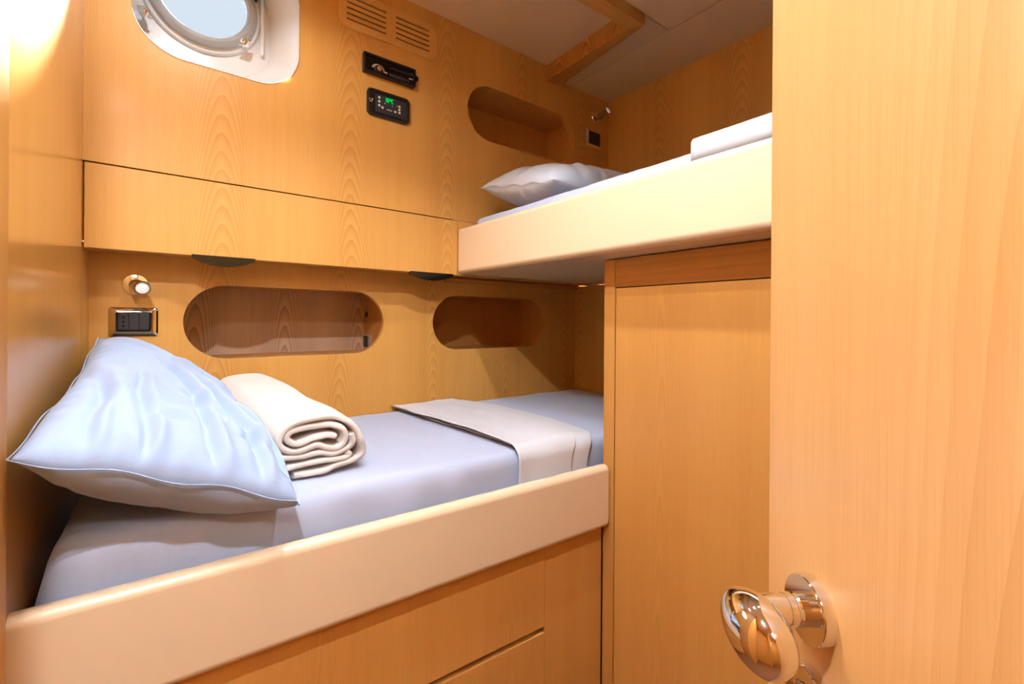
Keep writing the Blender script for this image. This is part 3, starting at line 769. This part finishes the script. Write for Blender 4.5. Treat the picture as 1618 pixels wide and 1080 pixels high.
drape('under_fold', lambda s: (0.660 + 0.045 * min(1, s * 1.6), 0.955 + 0.055 * math.sin(math.pi * min(1, s * 1.1)) - 0.02 * s), 'blanket', 0.0085, 0.118, fb, 0.003, 4.0)

# ------------------------------------------------------------------ upper berth
ub = empty('upper_berth', (1.28, 0.55, 0.166), 'upper berth with deep cream padded rail above the locker', 'bunk bed')
v_end = -0.312
prof = rrect(0.868, 0.166, 0.907, 0.336, 0.016, 8)
prof = [(x - (0.004 * math.sin(math.pi * (z - 0.166) / 0.17)), z) for x, z in prof]
finish('rail', loft([[Vector((x + (0.003 if k else 0), v, z)) for x, z in prof] for v, k in ((D - 0.001, 1), (D - 0.006, 0), (0.4, 0), (v_end, 0))]), 'leather', ub, smooth=50)
finish('underside_board', box((0.90, v_end, 0.168), (UR - 0.001, D - 0.001, 0.186)), 'board', ub)
finish('wall_batten', box((0.87, D2 - 0.02, ZS - 0.016), (1.594, D2 - 0.001, ZS - 0.001)), 'wood_solid', ub, swap=True)

def upper_sheet(p, n):
    if n.x < -0.3:
        p.x -= 0.005 * (0.5 + 0.5 * math.sin(p.y * 30 + 2 * math.sin(p.y * 7))) * max(0, min(1, (0.37 - p.z) / 0.03))
    p.z = max(min(p.z, 0.3775), 0.1875)
    if p.y > 1.41: p.z += 0.012 * math.sin(p.x * 40) * (p.y - 1.41) / 0.08 * (1 if n.z > 0.3 else 0.3)
    return p
um = soft_slab('upper_mattress', (0.928, v_end + 0.01, 0.190), (UR - 0.004, 1.428, 0.378), 0.022, 'sheet', amp=0.003, scale=9.0, extra=upper_sheet, loc=(1.3, 0.55, 0.188 + H))
tag(um, 'upper berth mattress in a pale blue sheet behind the padded rail', 'mattress')
planes = [((0, 0, 1), 0.382), ((0, -1, 0), -(D - 0.006)), ((-1, 0, 0), -(UR - 0.006))]
p00, p10, p11, p01 = (0.945, 1.02, 0.425), (1.60, 1.00, 0.44), (1.62, 1.39, 0.55), (0.930, 1.40, 0.487)
CR = [(0.05, 0.55, 0.30, 0.75, 0.006, 0.04), (0.45, 0.50, 0.52, 0.05, 0.009, 0.03), (0.55, 0.45, 0.66, 0.05, 0.008, 0.03), (0.25, 0.35, 0.20, 0.04, 0.007, 0.03), (0.36, 0.30, 0.37, 0.03, 0.007, 0.025)]
P, F, RIM = puffed([p00, p10, p11, p01], 80, 54, 0.095, 0.08, planes, CR, seed=8.0, ew=3.4)
cushion('pillow', 'pillow2', P, F, 'flatter whitish pillow lying on the upper berth mattress', 'pillow', RIM)

ubk = empty('folded_blanket', (1.2, 0.15, 0.386), 'pale folded blanket laid over the foot of the upper mattress', 'blanket')
def slab_sheet(name, u0, u1, v0, v1, z0, z1, parent, seed):
    bm = bmesh.new()
    lo, hi = Vector((u0, v0, z0)), Vector((u1, v1, z1)); r = (z1 - z0) * 0.48; nx, ny = 36, 40
    g = {}
    for side in (0, 1):
        for i in range(nx + 1):
            for j in range(ny + 1):
                x = u0 + (u1 - u0) * i / nx; y = v0 + (v1 - v0) * j / ny
                e = min(x - u0, u1 - x, y - v0, v1 - y); k = math.sqrt(max(0, 1 - (1 - min(1, e / r)) ** 2))
                zc = (z0 + z1) / 2; z = zc + (k * (z1 - z0) / 2) * (1 if side else -1)
                if side: z += 0.004 * fbm((x * 8 + seed, y * 8, 0), 1.0)
                if e <= 1e-9: key = (i, j)
                else: key = (i, j, side)
                if key not in g: g[key] = bm.verts.new((x, y, z))
    def gv(i, j, s): return g.get((i, j, s)) or g[(i, j)]
    for s in (0, 1):
        for i in range(nx):
            for j in range(ny):
                q = [gv(i, j, s), gv(i + 1, j, s), gv(i + 1, j + 1, s), gv(i, j + 1, s)]
                try: bm.faces.new(q if s else q[::-1])
                except ValueError: pass
    return finish(name, bm, 'blanket', parent, smooth=180)
slab_sheet('fold', 0.917, 1.66, -0.27, 0.547, 0.3785, 0.397, ubk, 1.0)
def skirt():
    # the hanging edge of the folded blanket tucked behind the rail
    bm = bmesh.new(); rows = []
    for i in range(41):
        v = -0.27 + 0.815 * i / 40; w = 0.001 * fbm((v * 14, 2.0, 0), 1.0)
        rows.append([bm.verts.new((0.9125 + w + x, v, z)) for x, z in ((0.016, 0.3965), (0.006, 0.3955), (0.0, 0.388), (-0.001, 0.368), (0.0, 0.345))])
    for p, q in zip(rows, rows[1:]):
        for i in range(4): bm.faces.new((p[i], p[i + 1], q[i + 1], q[i]))
    o = finish('hanging_edge', bm, 'blanket', ubk, smooth=180)
    sd = o.modifiers.new('solidify', 'SOLIDIFY'); sd.thickness = 0.004; sd.offset = 0
skirt()

# ------------------------------------------------------------------ locker under the upper berth
UL = 0.970
lk = empty('locker', (1.2, 0.25, -H), 'tall wooden locker with flush door under the upper berth', 'locker')
finish('post', box((UL, 0.801, -H), (UL + 0.03, 0.838, 0.165), 0.0015), 'wood_solid', lk)
finish('top_rail', box((UL + 0.001, v_end + 0.002, 0.0895), (UL + 0.03, 0.8005, 0.165), 0.001), 'wood_stripe', lk, swap=True)
finish('carcass', box((UL + 0.031, v_end + 0.002, -H), (1.69, 0.795, 0.164)), 'gap', lk)
dr_ = finish('door', box((UL + 0.002, v_end + 0.05, -H + 0.06), (UL + 0.024, 0.7985, 0.0868), 0.0012), 'wood_locker', lk)
finish('plinth', box((UL + 0.006, v_end + 0.004, -H), (UL + 0.03, 0.7995, -H + 0.057)), 'wood_solid', lk, swap=True)

# ------------------------------------------------------------------ open cabin door (leaf swung into the cabin) with egg-shaped knob
LW = 0.62
dl = empty('door_1', RGT * 0.23 + FWD * (0.4065 - LW) + Vector((0, 0, -H)))
dl.rotation_euler = (0, 0, -YAW)
struct(dl, 'open ash veneered cabin door with chrome egg-shaped knob')
def dfin(name, bm, mat, parent=None, smooth=None):     # local frame: x to the right of the camera, y along the leaf, z from the sole
    o = finish(name, bm, mat, None, smooth=smooth, raw=True)
    o.parent = parent or dl
    return o
dfin('leaf', box((0, 0, 0.015), (0.04, LW, 1.985), 0.003), 'wood_door', smooth=40)
kz = H - 0.2165; ky = LW - (0.4065 - 0.3426)
ros = dfin('rosette', lathe([(0.0245, 0), (0.0245, 0.007), (0.0235, 0.009), (0.0, 0.009)], (0, ky, kz), (-1, 0, 0), 48), 'chrome', smooth=40)
dfin('collar', lathe([(0.0115, 0.0), (0.0118, 0.006), (0.0105, 0.0072), (0.0105, 0.0084), (0.0118, 0.0096), (0.0112, 0.014), (0, 0.014)], (-0.009, ky, kz), (-1, 0, 0), 36), 'chrome', smooth=35)
dfin('stem', lathe([(0.0108, 0), (0.0108, 0.030), (0, 0.030)], (-0.020, ky, kz), (-1, 0, 0), 32), 'chrome', smooth=40)
# egg-shaped grip, long axis along the leaf towards the hinge
bm = bmesh.new(); nseg, nring = 40, 28; rings = []
cxk, cyk, czk = -0.0530, ky - 0.0155, kz - 0.005
for i in range(nring + 1):
    a = math.pi * i / nring; t = -math.cos(a)                 # -1 hinge end ... 1 free end
    w = math.sin(a) * (1.0 - 0.10 * t)
    ring_ = []
    for j in range(nseg):
        b = 2 * math.pi * j / nseg
        x = 0.0200 * w * math.cos(b); z = 0.0235 * w * math.sin(b); y = 0.0315 * t
        ring_.append(Vector((cxk + x - 0.10 * y, cyk + y, czk + z + 0.14 * y)))
    rings.append(ring_)
L = [[bm.verts.new(p) for p in r] for r in rings[1:-1]]
pa, pb = bm.verts.new(rings[0][0]), bm.verts.new(rings[-1][0])
for p, q in zip(L, L[1:]):
    for j in range(nseg): bm.faces.new((p[j], p[(j + 1) % nseg], q[(j + 1) % nseg], q[j]))
for j in range(nseg):
    bm.faces.new((pa, L[0][(j + 1) % nseg], L[0][j])); bm.faces.new((pb, L[-1][j], L[-1][(j + 1) % nseg]))
dfin('knob', bm, 'chrome', smooth=180)
ez = H - 0.2845
esc = dfin('lock_rosette', lathe([(0.0245, 0), (0.0245, 0.006), (0.0232, 0.008), (0.0125, 0.008), (0.0120, 0.0065), (0, 0.0065)], (0, ky, ez), (-1, 0, 0), 48), 'chrome', smooth=35)
dfin('lock_cylinder', lathe([(0.0088, 0), (0.0088, 0.003), (0.008, 0.0038), (0, 0.0038)], (-0.0063, ky, ez + 0.003), (-1, 0, 0), 28), 'steel', esc, smooth=35)
dfin('keyway', box((-0.0108, ky - 0.0008, ez - 0.002), (-0.0096, ky + 0.0008, ez + 0.008)), 'gap', esc)
for hz in (0.25, 1.0, 1.75):
    dfin('hinge', lathe([(0.006, 0), (0.006, 0.08), (0, 0.08)], (0.006, -0.004, hz), (0, 0, 1), 16), 'steel', smooth=40)

# ------------------------------------------------------------------ lamps of the cabin, plus an added fill light in the passage
for (u, v, zc, w, beam), where in zip(DOWNLIGHTS, ('over the middle of the lower berth', 'just inside the cabin doorway', 'in front of the portlight', 'beside the upper berth rail')):
    dlm = empty('ceiling_downlight', (u, v, zc), 'small recessed downlight in the deckhead ' + where, 'lamp', 'deckhead downlights')
    finish('trim_ring', lathe([(0.026, 0.0), (0.040, 0.0), (0.038, 0.004), (0.028, 0.007), (0.026, 0.0)], (u, v, zc), (0, 0, -1), 32), 'chrome', dlm, smooth=40)
    finish('lens', lathe([(0.0, 0.0), (0.0265, 0.0), (0.0255, 0.0015), (0, 0.002)], (u, v, zc), (0, 0, -1), 28), 'lamp_glow', dlm, smooth=40)
    ld = bpy.data.lights.new('downlight', 'SPOT'); ld.shadow_soft_size = 0.022; ld.spot_size = math.radians(beam); ld.spot_blend = 0.45; ld.energy = w; ld.color = LAMP_COLOR
    lo_ = bpy.data.objects.new('bulb', ld); COL.objects.link(lo_); lo_.parent = dlm; lo_.location = (0, 0, -0.009)
pl = empty('passage_fill', (-0.25, -0.80, ZC), 'added unseen fill light on the passage ceiling outside', 'lamp')  # added fill light, brightens the cabin from behind the camera
finish('fill_panel', box((-0.43, -0.98, ZC - 0.012), (-0.07, -0.62, ZC), 0.004), 'lamp_glow', pl, smooth=40)
ld = bpy.data.lights.new('passage', 'AREA'); ld.shape = 'SQUARE'; ld.size = 0.34; ld.energy = PASSAGE_FILL_W; ld.color = (1.0, 0.96, 0.90)
lo_ = bpy.data.objects.new('bulb', ld); COL.objects.link(lo_); lo_.parent = pl; lo_.location = (0, 0, -0.016)
